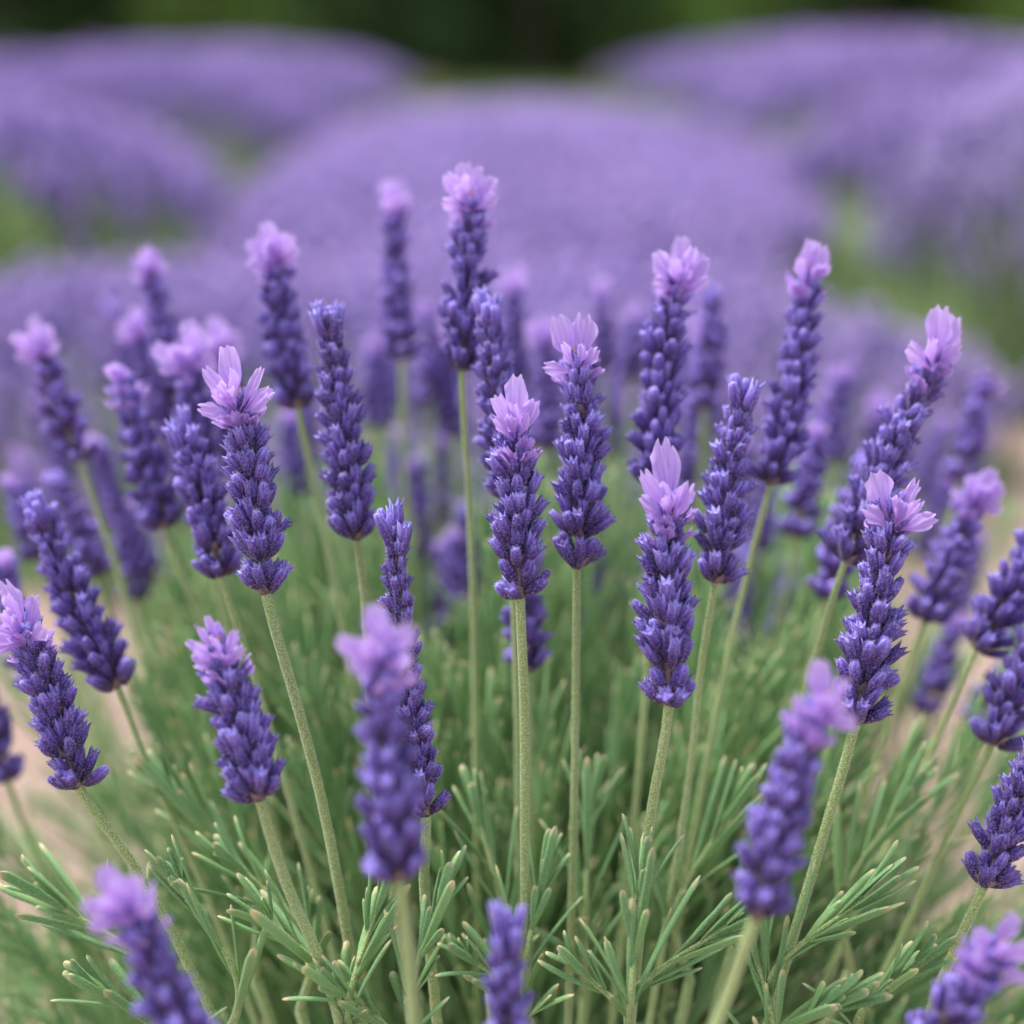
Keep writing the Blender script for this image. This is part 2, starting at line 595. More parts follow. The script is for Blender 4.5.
# grass growing between the mounds
mb = MB()
gr_ = np.random.default_rng(77)
for (x0, x1, y0, y1, N) in ((-2.8, -.5, 3.3, 8.4, 30000), (.5, 2.8, 3.9, 8.4, 30000)):
    p = np.stack([gr_.uniform(x0, x1, N), gr_.uniform(y0, y1, N), np.zeros(N)], -1)
    L = gr_.uniform(.05, .13, N)
    d = nrm(np.array([0, 0, 1.0]) + gr_.normal(size=(N, 3)) * .35)
    mb.inst(BLADE, up_basis(d, L, gr_.uniform(.008, .014, N), gr_), p, gr_.random(N))
N = 26000
p = np.stack([gr_.uniform(-1.6, 1.6, N), gr_.uniform(5.6, 8.6, N), np.zeros(N)], -1)
mb.inst(BLADE, up_basis(nrm(np.array([0, 0, 1.0]) + gr_.normal(size=(N, 3)) * .35), gr_.uniform(.06, .13, N), gr_.uniform(.012, .02, N), gr_), p, gr_.random(N) * .3)
tag(mb.build('grass', M_BLADE_LIT, smooth=False), kind='stuff', label='fresh green grass growing in the gaps between the lavender mounds', cat='grass')

# ------------------------------------------------------------------ trees behind the field
M_TREELEAF = simple('dark_tree_leaf', (.11, .21, .06), .6, .3, dark=(.04, .08, .025), scale=3)
M_TREELEAF2 = simple('mid_tree_leaf', (.32, .50, .11), .6, .35, dark=(.14, .24, .06), scale=3)
M_BARK = simple('bark', (.12, .09, .065), .9, scale=20)
TLEAF = (np.array([(0, 0, 0), (.5, .1, .45), (0, 0, 1.0), (-.5, .1, .45)]), [np.array([(0, 1, 2, 3)])], np.array([0, .5, 1, .5]))


def make_tree(x, y, h, r, lab, leaf, seed):
    rnd = np.random.default_rng(seed)
    root = empty('broadleaf_tree', (x, y, 0))
    tag(root, lab, 'tree', 'dark trees behind the field')
    t = MB()
    C = np.array([(x, y, -.1), (x + .05, y, h * .3), (x - .05, y + .05, h * .6), (x, y, h * .9)])
    tube(t, spline(C, 12), np.linspace(.11, .02, 13), 8)
    for k in range(12):
        z0 = rnd.uniform(.12, .75) * h; a = rnd.random() * 6.28
        q = np.array([x, y, z0]); e = q + np.array([math.cos(a) * r * .8, math.sin(a) * r * .8, rnd.uniform(-.1, .5) * r])
        tube(t, spline([q, (q + e) / 2 + [0, 0, .08], e], 8), np.linspace(.035, .008, 9), 5)
    t.build('trunk', M_BARK, root, (x, y, 0))
    c = MB()
    K = 46
    cz = rnd.random(K) * h
    ca = rnd.random(K) * 6.28
    prof = r * np.sqrt(np.clip(1 - ((cz / h - .35) / .68) ** 2, .05, 1))
    cr = prof * np.sqrt(rnd.random(K)) * .85
    cc = np.stack([x + cr * np.cos(ca), y + cr * np.sin(ca), cz], -1)
    cs = rnd.uniform(.22, .42, K) * r
    n = 300
    d = nrm(rnd.normal(size=(K, n, 3)))
    p = cc[:, None] + d * (cs[:, None, None] * rnd.random((K, n, 1)) ** .4)
    p = p.reshape(-1, 3); p[:, 2] = np.abs(p[:, 2]) + .01
    dd = nrm(d.reshape(-1, 3) * .6 + rnd.normal(size=(K * n, 3)) * .6)
    L = rnd.uniform(.05, .10, K * n)
    c.inst(TLEAF, up_basis(dd, L, L * .7, rnd), p, np.repeat(rnd.random(K), n) * .7 + rnd.random(K * n) * .3)
    c.build('crown', leaf, root, (x, y, 0), smooth=False)


TREES = [(-5.6, 12.2, 3.1, 1.2, 'dark green tree at the left edge of the tree line', 0),
         (-4.0, 11.6, 2.6, 1.1, 'dark leafy tree second from the left edge in the tree line', 0),
         (-2.5, 11.9, 3.0, 1.1, 'tree in the tree line left of centre with lighter green leaves', 1),
         (-.95, 9.7, 2.8, .9, 'dark tree in the tree line just left of the gap between rows', 0),
         (.1, 9.4, 3.0, .85, 'near black green tree closing the gap at the end of the middle row', 0),
         (1.15, 9.9, 2.7, .9, 'lighter green tree in the tree line just right of the middle row', 1),
         (2.8, 11.9, 3.0, 1.1, 'dark tree in the tree line right of centre', 0),
         (4.2, 11.6, 2.8, 1.1, 'tree with bright olive leaves near the right end of the tree line', 1),
         (5.7, 12.1, 3.2, 1.2, 'dark green tree at the right edge of the tree line', 0)]
for k, (x, y, h, r, lab, lf) in enumerate(TREES):
    make_tree(x, y, h, r, lab, M_TREELEAF2 if lf else M_TREELEAF, 50 + k)
# the wood behind them, one dense mass
mb = MB()
N = 60000
p = np.stack([rng.uniform(-11, 11, N), 13.5 + rng.random(N) ** 1.3 * 3.0, rng.random(N) ** .9 * 4.2], -1)
p[:, 2] *= .8 + .2 * np.sin(p[:, 0] * 1.7) * np.cos(p[:, 0] * .6)
L = rng.uniform(.12, .26, N)
mb.inst(TLEAF, up_basis(nrm(rng.normal(size=(N, 3))), L, L * .8, rng), p, rng.random(N) * .6)
tag(mb.build('woodland', M_TREELEAF, smooth=False), kind='stuff', label='dense dark green woodland behind the lavender field', cat='woodland')

# ------------------------------------------------------------------ the foreground plant: flower stalks


def petal(base, D, Nn, length, width, curl=.25, notch=.075, ruff=.05, seed=0, cup=.25):
    """one corolla lobe: narrow claw opening into a ruffled rounded blade"""
    r_ = random.Random(seed)
    S = nrm(np.cross(D, Nn))
    Nn = nrm(np.cross(S, D))
    nu, nv = 11, 12
    V, A, Bv = [], [], []
    ph1, ph2, ph3 = r_.random() * 6, r_.random() * 6, r_.random() * 6
    skew = r_.uniform(-.12, .12)
    for iv in range(nv):
        v = iv / (nv - 1)
        s = min(1, max(0, (v - .10) / .62)); s = s * s * (3 - 2 * s)
        w = .17 + .83 * s
        w *= 1 - .12 * max(0, v - .8) / .2
        for iu in range(nu):
            u = iu / (nu - 1) * 2 - 1
            end = 1 - .22 * abs(u) ** 2.6 - notch * math.exp(-(u / .22) ** 2) + (.045 * math.sin(u * 9 + ph1) + .03 * math.sin(u * 23 + ph2)) * v
            l = v * (1 + (end - 1) * v)
            edge = abs(u) ** 2 * v
            z = curl * v * v - cup * u * u * w * .5 * (1 - .3 * v) + ruff * math.sin(u * 7 + ph2 + v * 5) * (.3 + v) * v + ruff * 1.2 * edge * math.sin(v * 11 + ph3)
            x = u * w * (1 + .07 * math.sin(v * 12 + ph3) * (1 if u > 0 else -1)) * .5
            V.append(base + D * (l * length) + S * ((x + skew * v * v) * width) + Nn * (z * width))
            A.append(v * .82 + .22 * abs(u) ** 3 * v + (.10 if v > .97 else 0))
            Bv.append(.5 + .5 * math.cos(u * 15) * (1 - .5 * v))
    F = [(i * nu + j, i * nu + j + 1, (i + 1) * nu + j + 1, (i + 1) * nu + j) for i in range(nv - 1) for j in range(nu - 1)]
    return np.array(V), np.array(F), np.clip(A, 0, 1), np.array(Bv)


def bud_set(mb, cp, ax, x0, y0, n, length, width, tilt, rnd, lod, hair, rc, phase, light=0.0, open_p=.12, clustering=.35):
    """a whorl of n buds round the axis point cp; buds gather in two opposite clusters"""
    for j in range(n):
        a = phase + j / n * 2 * math.pi
        a += -clustering * math.sin(2 * (a - phase)) * .5 + rnd.normal() * .12
        rad = x0 * math.cos(a) + y0 * math.sin(a)
        t = tilt + rnd.normal() * .13
        outer = (j % 3 != 0)
        t = t if outer else t * .6
        D = nrm(ax * math.cos(t) + rad * math.sin(t) + rnd.normal(size=3) * .05)
        X = nrm(rad - D * np.dot(rad, D)); Y = np.cross(D, X)
        L = length * rnd.uniform(.82, 1.15) * (1.0 if outer else 1.08)
        w = width * rnd.uniform(.85, 1.15) * .5
        knob = rnd.random() < .13
        if knob:
            w *= 1.22
        o = cp + rad * rc * (1.0 if outer else .5) + ax * (rnd.normal() * length * .07 + (0 if outer else length * .18))
        vary = np.clip(.42 + light + rnd.normal() * .30 + (.5 if knob else 0), 0, 1)
        if lod == 0:
            op = rnd.random() < open_p
            tp = BUD_OPEN[rnd.integers(2)] if op else BUD[rnd.integers(3)]
        else:
            tp = BUD_LO[rnd.integers(2)]
            op = False
        V, FS, T = tp
        bas = np.stack([X * w, Y * w, D * L])
        # bend terms are in half widths
        mb.add(V @ bas + o, FS, np.clip(T * (1.06 if op else 1), 0, 1), vary, 0)
        if hair and lod == 0:
            H = hair
            z = rnd.random(H) ** .75; aa = rnd.random(H) * 6.283
            prf = np.interp(z, [0, .3, .6, .9, 1], [.4, .9, 1.0, .66, .35])
            pos = o + D * (z * L)[:, None] + (X * np.cos(aa)[:, None] + Y * np.sin(aa)[:, None]) * (w * prf)[:, None]
            hd = nrm((X * np.cos(aa)[:, None] + Y * np.sin(aa)[:, None]) * .8 + D * .7 + rnd.normal(size=(H, 3)) * .35)
            mb.inst(HAIR, up_basis(hd, rnd.uniform(.0003, .00085, H), np.full(H, .00013), rnd), pos, rnd.random(H), 1)


def stem_hairs(mb, C, rad, n, rnd, ln=.00055):
    T, X, Y = frames(C)
    idx = rnd.random(n) * (len(C) - 1)
    i = idx.astype(int); f = (idx - i)[:, None]
    p = C[i] * (1 - f) + C[np.minimum(i + 1, len(C) - 1)] * f
    a = rnd.random(n) * 6.283
    o = X[i] * np.cos(a)[:, None] + Y[i] * np.sin(a)[:, None]
    r = np.interp(idx, np.arange(len(C)), rad)[:, None]
    d = nrm(o + rnd.normal(size=(n, 3)) * .35 + T[i] * -.3)
    mb.inst(HAIR, up_basis(d, rnd.uniform(.5, 1.3, n) * ln, np.full(n, .00012), rnd), p + o * r * .96, rnd.random(n), 1)


PRESET = {   # petals: (angle from the spike axis in the view plane, length, width, facing lean) in mm
    'fan': [(-32, 11, 6.5, .1), (4, 13, 7.5, .0), (36, 11.5, 6.5, .1), (-68, 9, 5, .4), (72, 8.5, 5, .4), (14, 9, 4.6, .6), (-12, 11, 5, .3)],
    'upright': [(-4, 15, 6.8, .0), (20, 11.5, 4.6, .3), (-22, 10, 4.6, .4), (6, 9.5, 4.6, .7), (40, 8, 3, .4)],
    'cup': [(-12, 13, 8, .0), (13, 13, 8, .1), (-30, 10, 5, .5), (32, 9, 5, .5)],
    'two': [(-14, 12, 4.6, .1), (20, 14.5, 8, .0), (-62, 9.5, 5.5, .3), (60, 8.5, 4.6, .3), (4, 8, 4, .6), (-34, 9, 3.6, .4)],
    'ragged': [(2, 14, 5.6, .1), (-52, 10, 4.2, .3), (-74, 9, 5, .4), (22, 12, 4.4, .3), (80, 8, 4, .4), (-26, 11, 3.0, .3), (38, 8, 3, .5), (-8, 9, 3, .5)],
    'slim': [(-16, 9, 2.8, .2), (0, 10.5, 3.0, .1), (14, 9.5, 2.8, .2), (-38, 8, 2.8, .4), (34, 8.5, 2.8, .3), (-58, 7, 3, .5), (52, 7, 3, .5)],
    'side': [(-6, 12, 8, .0), (16, 13, 7, .2), (-34, 7, 4, .5), (72, 9, 4.5, .3)],
    'small': [(-12, 7, 5, .2), (14, 7.5, 5, .2), (2, 8, 4, .5)],
}


def make_stalk(label, tip, base, d, kind='fan', wp=(), fat=1.0, seed=1, dd=0.0, group='lavender flower stalks', psize=1.0, nose=0.0, root=None, far=False, bend=0.0, buds=1.0):
    rnd = np.random.default_rng(seed * 17 + 5)
    T_ = P(tip[0], tip[1], d + nose); B_ = P(base[0], base[1], d)
    Ltot = np.linalg.norm(T_ - B_)
    ax = (T_ - B_) / Ltot
    side = nrm(np.cross(ax, R_F))
    real = Ltot / .056     # real size relative to a normal 56 mm spike
    has_p = kind != 'bud'
    fl = 0.0 if not has_p else min(.28, .0140 * psize / Ltot)
    # spike axis, slightly bent
    tt = np.linspace(0, 1, 12)
    bd = bend if bend else rnd.uniform(-.025, .025)
    C = B_ + (T_ - B_) * tt[:, None] + side * (np.sin(tt * math.pi) * bd * Ltot)[:, None]
    # root and stem
    if root is None:
        rd = 1.17 + (d - 1) * .75
        rx = np.clip(530 + (base[0] - 530) * .10, 440, 620) if d < 1.4 else 530 + (base[0] - 530) * (.6 if d < 1.7 else .95)
        rz = P(rx, 1500, rd)
        # slide along the view-plane vertical until it meets the soil
        q = P(rx, 512, rd)
        vdir = -R_U
        tgl = (q[2] - 0.0) / (-vdir[2])
        rz = q + vdir * tgl
        rz[0] = rz[0] * .9 + rnd.normal() * .006
        rz[1] += rnd.normal() * .006
        rz[2] = -.008
    else:
        rz = np.array(root)
    pts = [B_] + [P(x, y, d + dd * (k + 1)) for k, (x, y) in enumerate(wp)]
    if not wp:
        pts.append(B_ - ax * (.05 if d < 1.4 else .03) + (rz - B_) * .12)
    pts.append(rz)
    S = spline(pts, 44, t0=-ax * np.linalg.norm(pts[1] - pts[0]) * 1.0)
    rt = empty('lavender_stalk', rz)
    tag(rt, label, 'lavender flower', group)
    org = rz
    srad = (.00108 if d < 1.03 else .00085) * rnd.uniform(.92, 1.1) * (1.12 if d < .93 else 1)
    lod = 0 if d < 1.22 else 1
    sharp = .92 < d < 1.09
    m = MB()
    rads = np.linspace(srad, srad * 1.18, len(S))
    tube(m, S, rads, 12 if lod == 0 else 8, .10, rb=rnd.uniform(.3, .8), cap=False)
    if lod == 0:
        stem_hairs(m, S, rads, 5200 if sharp else 1200, rnd)
    m.build('stem', [M_STEM, M_GHAIR], rt, org)
    # spike: rachis + whorls
    m = MB()
    kk = int((1 - fl) * 11) + 1
    tube(m, C[:kk + 1], np.linspace(srad * 1.0, srad * .45, kk + 1), 8, .05, rb=.4)
    sp = m.build('flower_spike', [M_BRACT], rt, org)
    Lb = Ltot - (.0115 * psize * min(1.0, Ltot / .045) if has_p else .002)
    step = .0057
    ts = []
    z = .0007
    first = True
    full = rnd.uniform(.88, 1.1)
    tone = rnd.uniform(-.10, .08)
    loose = rnd.uniform(.93, 1.10)
    while z < Lb - .0045:
        ts.append(z / Ltot)
        z += step * loose * (1.28 if first and rnd.random() < .6 else rnd.uniform(.86, 1.06)) * (1 - .28 * z / Lb)
        first = False
    nW = len(ts)
    merged = MB() if lod else None
    for w, t in enumerate(ts):
        q = w / max(1, nW - 1)
        cp = np.array([np.interp(t, tt, C[:, a]) for a in range(3)])
        e = .02
        ax_l = nrm(np.array([np.interp(min(1, t + e), tt, C[:, a]) - np.interp(max(0, t - e), tt, C[:, a]) for a in range(3)]))
        x0 = nrm(np.cross(ax_l, R_F)); y0 = np.cross(ax_l, x0)
        mb = merged if lod else MB()
        sc = fat * (1.0 - .30 * q ** 1.6) * (.94 if w == 0 else 1)
        n = int(round((15 if w else 13) * (1 - .35 * q) * full * rnd.uniform(.82, 1.08)))
        if lod:
            n = max(6, n - 3)
        ti = (.86 if w == 0 else .74 - .26 * q)
        bud_set(mb, cp, ax_l, x0, y0, n, .0078 * sc * buds, .0026 * sc * (1.2 if lod else 1), ti, rnd, lod,
                (150 if sharp else 30) if lod == 0 else 0, .0016 * sc, rnd.random() * .8 + w * 1.57, light=(.10 * q + (.30 * max(0, q - .6) / .4 if has_p else 0)) + tone, open_p=.65)
        if not lod:   # papery brown bracts under the whorl
            for j in range(5):
                a = j / 5 * 6.283 + rnd.random()
                rad = x0 * math.cos(a) + y0 * math.sin(a)
                D = nrm(ax_l * .75 + rad * .8)
                X = np.cross(D, rad); X = nrm(X)
                mb.add(BRACT[0] @ np.stack([X * .0026 * sc, rad * .002 * sc, D * .0040 * sc]) + cp + rad * .0009 - ax_l * .0006, BRACT[1], BRACT[2], rnd.random(), 2)
            mb.build('bud_whorl', [M_BUD, M_HAIR, M_BRACT], sp, org)
    # the odd bud that sticks out sideways
    if kind == 'bud':   # pale buds closing the top
        top = MB() if not lod else merged
        t = ts[-1]
        cp = C[-1] * (t + .02) + C[0] * (1 - t - .02)
        x0 = nrm(np.cross(ax, R_F)); y0 = np.cross(ax, x0)
        bud_set(top, cp - ax * .004, ax, x0, y0, 7, .0105, .0027, .26, rnd, lod, 26 if sharp else (8 if not lod else 0), .0008, 0.3, light=.9, open_p=.5)
        if not lod:
            top.build('bud_whorl', [M_BUD, M_HAIR], sp, org)
    if lod:
        ob = merged.build('bud_whorls' if False else 'bud_cluster', [M_BUD, M_HAIR], sp, org)
    if has_p:
        cpt = C[-1] * (1 - fl) + C[0] * fl
        cpt = B_ + (T_ - B_) * (1 - fl * 1.0) + side * 0
        fm = MB()
        x0 = nrm(np.cross(ax, R_F)); y0 = np.cross(ax, x0)
        # calyx tubes carrying the open corollas
        bud_set(fm, cpt - ax * .0062, ax, x0, y0, 6, .0068, .0021, .36, rnd, lod, 20 if sharp else 0, .0008, .3, light=.55, open_p=.6)
        if d < 1.6:
            for j in range(3):
                a = rnd.uniform(-.5, .5)
                D = nrm(ax + side * a - R_F * .5)
                fm.add(BRACT[0] @ np.stack([side * .0008, R_F * .0008, D * .004]) + cpt - R_F * .0012, BRACT[1], BRACT[2], .8, 2)
        op = fm.build('open_flower', [M_BUD, M_HAIR, M_ANTHER], rt, org)
        pts_ = PRESET[kind] + [(rnd.uniform(-50, 50), 8, 3.6, .55), (rnd.uniform(-28, 28), 7, 3.2, .8)]
        if kind == 'small':
            pts_ = pts_[:4]
        for j, (ang, ln, wd, lean) in enumerate(pts_):
            a = math.radians(ang + rnd.normal() * 6)
            D = nrm(ax * math.cos(a) + side * math.sin(a) - R_F * (lean + rnd.normal() * .12))
            N_ = nrm(-R_F + ax * (.5 * lean) + side * rnd.normal() * .35 + ax * rnd.normal() * .15)
            off = cpt - ax * (.0018 + .0022 * abs(math.sin(a))) + (side * math.sin(a)) * .0008 - R_F * (.0012 + .0012 * abs(math.sin(a)) + .0003 * j)
            V, F, A, Bv = petal(off, D, N_, ln * .00118 * psize * (.90 if sharp else .86) * rnd.uniform(.93, 1.06), wd * .00108 * psize * (.86 if sharp else .80) * rnd.uniform(.92, 1.08), curl=rnd.uniform(.05, .30) + lean * .2,
                                seed=seed * 31 + j, ruff=rnd.uniform(.05, .10))
            pm = MB()
            pm.add(V, [F], A, Bv)
            pm.build('petal', [M_PETAL], op, org)
    if has_p and lod == 0:      # small half open corollas among the top whorls
        pm = MB()
        for j in range(7):
            a = rnd.random() * 6.283
            rad = x0 * math.cos(a) + y0 * math.sin(a)
            hgt = rnd.uniform(.004, .011)
            o = cpt - ax * hgt + rad * .0022
            for sgn in (-1, 0, 1):
                D = nrm(ax * .9 + rad * .6 + np.cross(ax, rad) * sgn * .45 + rnd.normal(size=3) * .1)
                V, F, A, Bv = petal(o, D, rad, rnd.uniform(.0045, .0065), rnd.uniform(.0020, .0030), curl=.4, seed=seed * 7 + j * 3 + sgn, ruff=.08)
                pm.add(V, [F], A * .8, Bv)
        pm.build('small_floret', [M_PETAL], op, org)
    return rt


STALKS = [
    # label, tip, base, depth, kind, waypoints, extras
    ('sharp lavender spike left of centre with ragged pale petals, before a paler flower', (230, 343), (266, 594), 1.0, 'ragged', [(300, 715), (328, 830)], {}),
    ('sharp central lavender spike with tall upright pink petals, on a straight vertical stem', (514, 370), (520, 598), 1.0, 'upright', [(524, 700), (525, 880)], dict(fat=1.03)),
    ('spike with smooth tall lilac petals right of centre, stem rising from a leafy shoot', (669, 443), (669, 705), .985, 'upright', [(650, 820), (634, 990)], dict(psize=1.12, fat=1.1)),
    ('sharp lavender spike on the right with two tall petals spread like a V', (902, 458), (855, 724), .995, 'two', [(822, 840), (775, 1000)], dict(fat=1.1)),
    ('sharp leaning spike at the left edge with wide lilac petals on top', (6, 574), (78, 787), .995, 'fan', [(130, 860), (205, 1000)], dict(psize=.95)),
    ('plump spike low left of centre topped by narrow violet petal tufts', (206, 590), (260, 800), .95, 'slim', [(285, 880), (335, 1005)], dict(fat=1.05)),
    ('slender spike without petals partly hidden behind the blurred front flower', (393, 515), (426, 815), 1.01, 'bud', [(424, 880), (436, 1010)], dict(fat=.8)),
    ('large blurred front spike with soft lilac petals, left of centre', (376, 590), (400, 880), .83, 'fan', [(410, 960), (420, 1080)], dict(fat=.98, psize=.85)),
    ('blurred front spike lower right leaning right with soft lilac petals', (836, 652), (755, 918), .84, 'two', [(732, 985), (700, 1080)], dict(fat=.95, psize=.8)),
    ('blurred front flower in the lower left corner with bright lilac petals', (100, 848), (200, 1060), .83, 'fan', [(235, 1130)], dict(psize=.8, fat=.9)),
    ('blurred violet spike tip rising from the bottom edge at the centre', (507, 925), (512, 1130), .85, 'bud', [(514, 1200)], dict(fat=.85)),
    ('blurred leaning spike in the lower right corner', (1022, 905), (925, 1050), .86, 'fan', [(890, 1120)], dict(psize=.75, fat=.9)),
    ('sharp dark spike cut by the right edge, on a pale leaning stem', (1062, 700), (984, 886), 1.0, 'bud', [(950, 960), (915, 1050)], dict(fat=.95)),
    ('spike topped by pale blue buds instead of petals, left of centre', (325, 303), (357, 540), 1.07, 'bud', [(365, 600), (378, 780)], dict(fat=1.0)),
    ('softly blurred spike with a pink petal crown, upper left of centre', (270, 212), (298, 408), 1.19, 'fan', [(322, 520), (345, 640)], dict(psize=.95, fat=1.0)),
    ('tallest lavender spike, topped by a broad lilac flower above the centre', (474, 150), (462, 371), 1.12, 'fan', [(468, 480), (474, 640)], dict(psize=.95, fat=1.05)),
    ('spike topped by a pale blue bud, hidden behind the central flower', (488, 305), (512, 500), 1.08, 'bud', [(514, 600), (518, 760)], dict(fat=.95)),
    ('lavender spike just right of centre with broad scalloped petals leaning left', (577, 303), (577, 568), 1.04, 'side', [(576, 660), (574, 820)], dict(fat=1.08)),
    ('tall spike with a wide fan of lilac petals, behind the right of centre flower', (684, 228), (655, 488), 1.11, 'fan', [(650, 600), (640, 760)], dict(psize=1.0, fat=1.08)),
    ('petal free spike with pale tufted tip, right of centre', (744, 381), (715, 583), 1.05, 'bud', [(702, 660), (686, 800)], dict(fat=1.0)),
    ('spike with cup of lilac petals leaning right, behind the tufted petal free one', (815, 233), (770, 485), 1.13, 'cup', [(748, 570), (715, 720)], dict(fat=1.0, psize=.85)),
    ('strongly leaning spike with a large folded lilac flower, upper right', (962, 303), (845, 562), 1.08, 'side', [(815, 660), (770, 820)], dict(fat=1.05, psize=1.15)),
    ('blurred leaning spike with mauve petals near the right edge', (992, 458), (924, 621), 1.2, 'fan', [(890, 720), (850, 840)], dict(psize=.85)),
    ('leaning dark spike leaving the frame at the right edge, middle height', (1064, 480), (976, 650), 1.13, 'bud', [(930, 755), (880, 860)], dict(fat=1.0)),
    ('leaning spike cut by the right edge below the middle one, thin stem', (1066, 585), (992, 745), 1.1, 'bud', [(950, 830), (900, 940)], dict(fat=1.0)),
    ('blurred spike with pink petals at the left edge, leaning left', (28, 310), (80, 461), 1.26, 'fan', [(115, 560), (150, 680)], dict(psize=.85)),
    ('blurred leaning spike with small side petals, left of the petal crowned pair', (110, 335), (165, 528), 1.2, 'small', [(200, 620), (240, 740)], {}),
    ('upper left blurred spike with a round pink petal top', (148, 237), (178, 410), 1.36, 'fan', [(215, 540)], dict(psize=.75)),
    ('blurred spike with lilac top crowded behind the left cluster', (128, 298), (175, 440), 1.4, 'fan', [(215, 540)], dict(psize=.8)),
    ('blurred spike with broad pink petals just left of the ragged sharp one', (188, 310), (203, 500), 1.2, 'fan', [(225, 620)], dict(psize=1.05)),
    ('softly glowing lilac flower right behind the ragged sharp spike', (216, 308), (236, 480), 1.34, 'fan', [(262, 620)], dict(psize=1.0)),
    ('spike with blue bud tip below the pink flower, left of the ragged sharp one', (180, 424), (221, 577), 1.09, 'bud', [(252, 670), (285, 780)], dict(fat=.98)),
    ('leaning spike with pale open bud tip on the left, above the edge flower', (36, 505), (118, 688), 1.1, 'bud', [(150, 770), (205, 890)], dict(fat=1.02)),
    ('blurred dark spike behind the pale tipped one at the left', (52, 474), (98, 578), 1.32, 'bud', [(130, 680)], {}),
    ('dim lavender spike at the far left edge in middle height', (2, 458), (38, 560), 1.42, 'small', [(70, 650)], {}),
    ('thin blurred spike with small pink tip between the left edge flowers', (90, 410), (136, 600), 1.42, 'small', [(165, 690)], dict(fat=.8)),
    ('blurred tall spike with lilac top left of the tallest flower', (397, 172), (402, 360), 1.36, 'cup', [(408, 520)], dict(psize=.9)),
    ('faint spike with a pale top, right behind the blurred tall one', (425, 282), (432, 405), 1.55, 'small', [(438, 560)], {}),
    ('faint pink tipped spike between the left bud tipped and tall blurred ones', (372, 322), (374, 428), 1.62, 'small', [(380, 560)], {}),
    ('blurred spike with lilac top behind the right of the tallest flower', (512, 258), (517, 400), 1.5, 'cup', [(520, 560)], dict(psize=.8)),
    ('broad blurred mauve spike between the central and scalloped flowers', (546, 303), (545, 450), 1.42, 'fan', [(544, 600)], dict(psize=.85)),
    ('faint pink tipped spike above the scalloped flower', (602, 262), (604, 372), 1.6, 'small', [(604, 520)], {}),
    ('faint slender spike between the scalloped flower and the wide fan', (640, 292), (632, 378), 1.65, 'small', [(628, 520)], {}),
    ('dark blurred spike close behind the right side of the wide fan flower', (712, 280), (704, 410), 1.4, 'bud', [(695, 560)], {}),
    ('faint tall spike with pink tip right of the cup flower', (844, 345), (833, 462), 1.6, 'small', [(820, 600)], {}),
    ('blurred spike with cream pink tip between cup flower and large folded flower', (822, 398), (796, 537), 1.34, 'small', [(775, 650)], dict(fat=1.0)),
    ('short blurred leaning spike low right of centre, among green stems', (792, 575), (773, 667), 1.5, 'bud', [(755, 760)], dict(fat=.8)),
    ('faint spike with glowing violet top behind the folded flower', (884, 388), (868, 480), 1.6, 'fan', [(850, 600)], dict(psize=.9)),
    ('blurred spike hidden behind the lower part of the folded flower', (868, 455), (826, 600), 1.24, 'bud', [(800, 700)], {}),
    ('short dark spike peeking out behind the central stem', (530, 548), (528, 672), 1.15, 'bud', [(530, 760), (532, 900)], dict(fat=.95)),
    ('dim spike hanging behind the upper left pink crowned stem', (288, 390), (296, 496), 1.55, 'small', [(310, 620)], {}),
    ('small faint spike low behind the tall blurred one', (402, 412), (402, 502), 1.7, 'small', [(404, 620)], {}),
    ('faint spike low between the tallest flower and the blurred ones', (440, 415), (448, 527), 1.6, 'small', [(452, 640)], {}),
    ('blurred dark spike at the left edge behind the edge flower', (-4, 520), (40, 690), 1.28, 'small', [(80, 790)], {}),
    ('dark blurred spike cut by the left edge, lowest on that side', (-30, 650), (8, 782), 1.25, 'bud', [(50, 880)], {}),
    ('mauve blurred spike behind the stem of the right edge flower', (968, 590), (922, 715), 1.42, 'small', [(890, 800)], {}),
    ('blurred slanting spike low at the right edge behind the thin stem', (1035, 630), (968, 728), 1.4, 'small', [(930, 820)], {}),
    ('dim spike between the tufted petal free one and the cup flower', (775, 440), (760, 550), 1.55, 'small', [(745, 650)], {}),
    ('very soft pinkish bud low behind the front blurred flower, over green stems', (446, 610), (450, 655), 1.6, 'small', [(452, 740)], dict(fat=.7, psize=.7)),
    ('blurred narrow spike left behind the upper left round topped one', (120, 480), (152, 582), 1.5, 'small', [(180, 680)], {}),
]
for k, (lab, tip, base, d, kind, wp, kw) in enumerate(STALKS):
    kw = dict(kw)
    make_stalk(lab, tip, base, d, kind, wp, seed=k + 1, dd=.018 if d < 1.3 else .05, **kw)

# the faint crowd of spikes between this plant and the row behind it
cr = random.Random(11)
FAINT = []
for k in range(84):
    x = cr.uniform(-30, 1050) if k < 58 else cr.uniform(330, 740); y = cr.uniform(300, 560); d = cr.uniform(1.42, 2.2)
    h = cr.uniform(190, 250) / d * .9
    if x < 270 and d < 1.8:
        continue
    ln = (x - 520) / 520
    FAINT.append(((x + ln * 40, y), (x, y + h), d))
for k, (tip, base, d) in enumerate(FAINT):
    make_stalk('faint strongly blurred lavender spike in the crowd behind the clear ones', tip, base, d, cr.choice(['small', 'small', 'bud', 'cup']), [], seed=200 + k, dd=.05, group='faint blurred spikes far behind', fat=.95, psize=.75)

# ------------------------------------------------------------------ leafy shoots
LC = 6      # points round the leaf cross-section: a flattened, grooved tube
LT = [0, .12, .3, .5, .7, .84, .92, .97, 1.0]


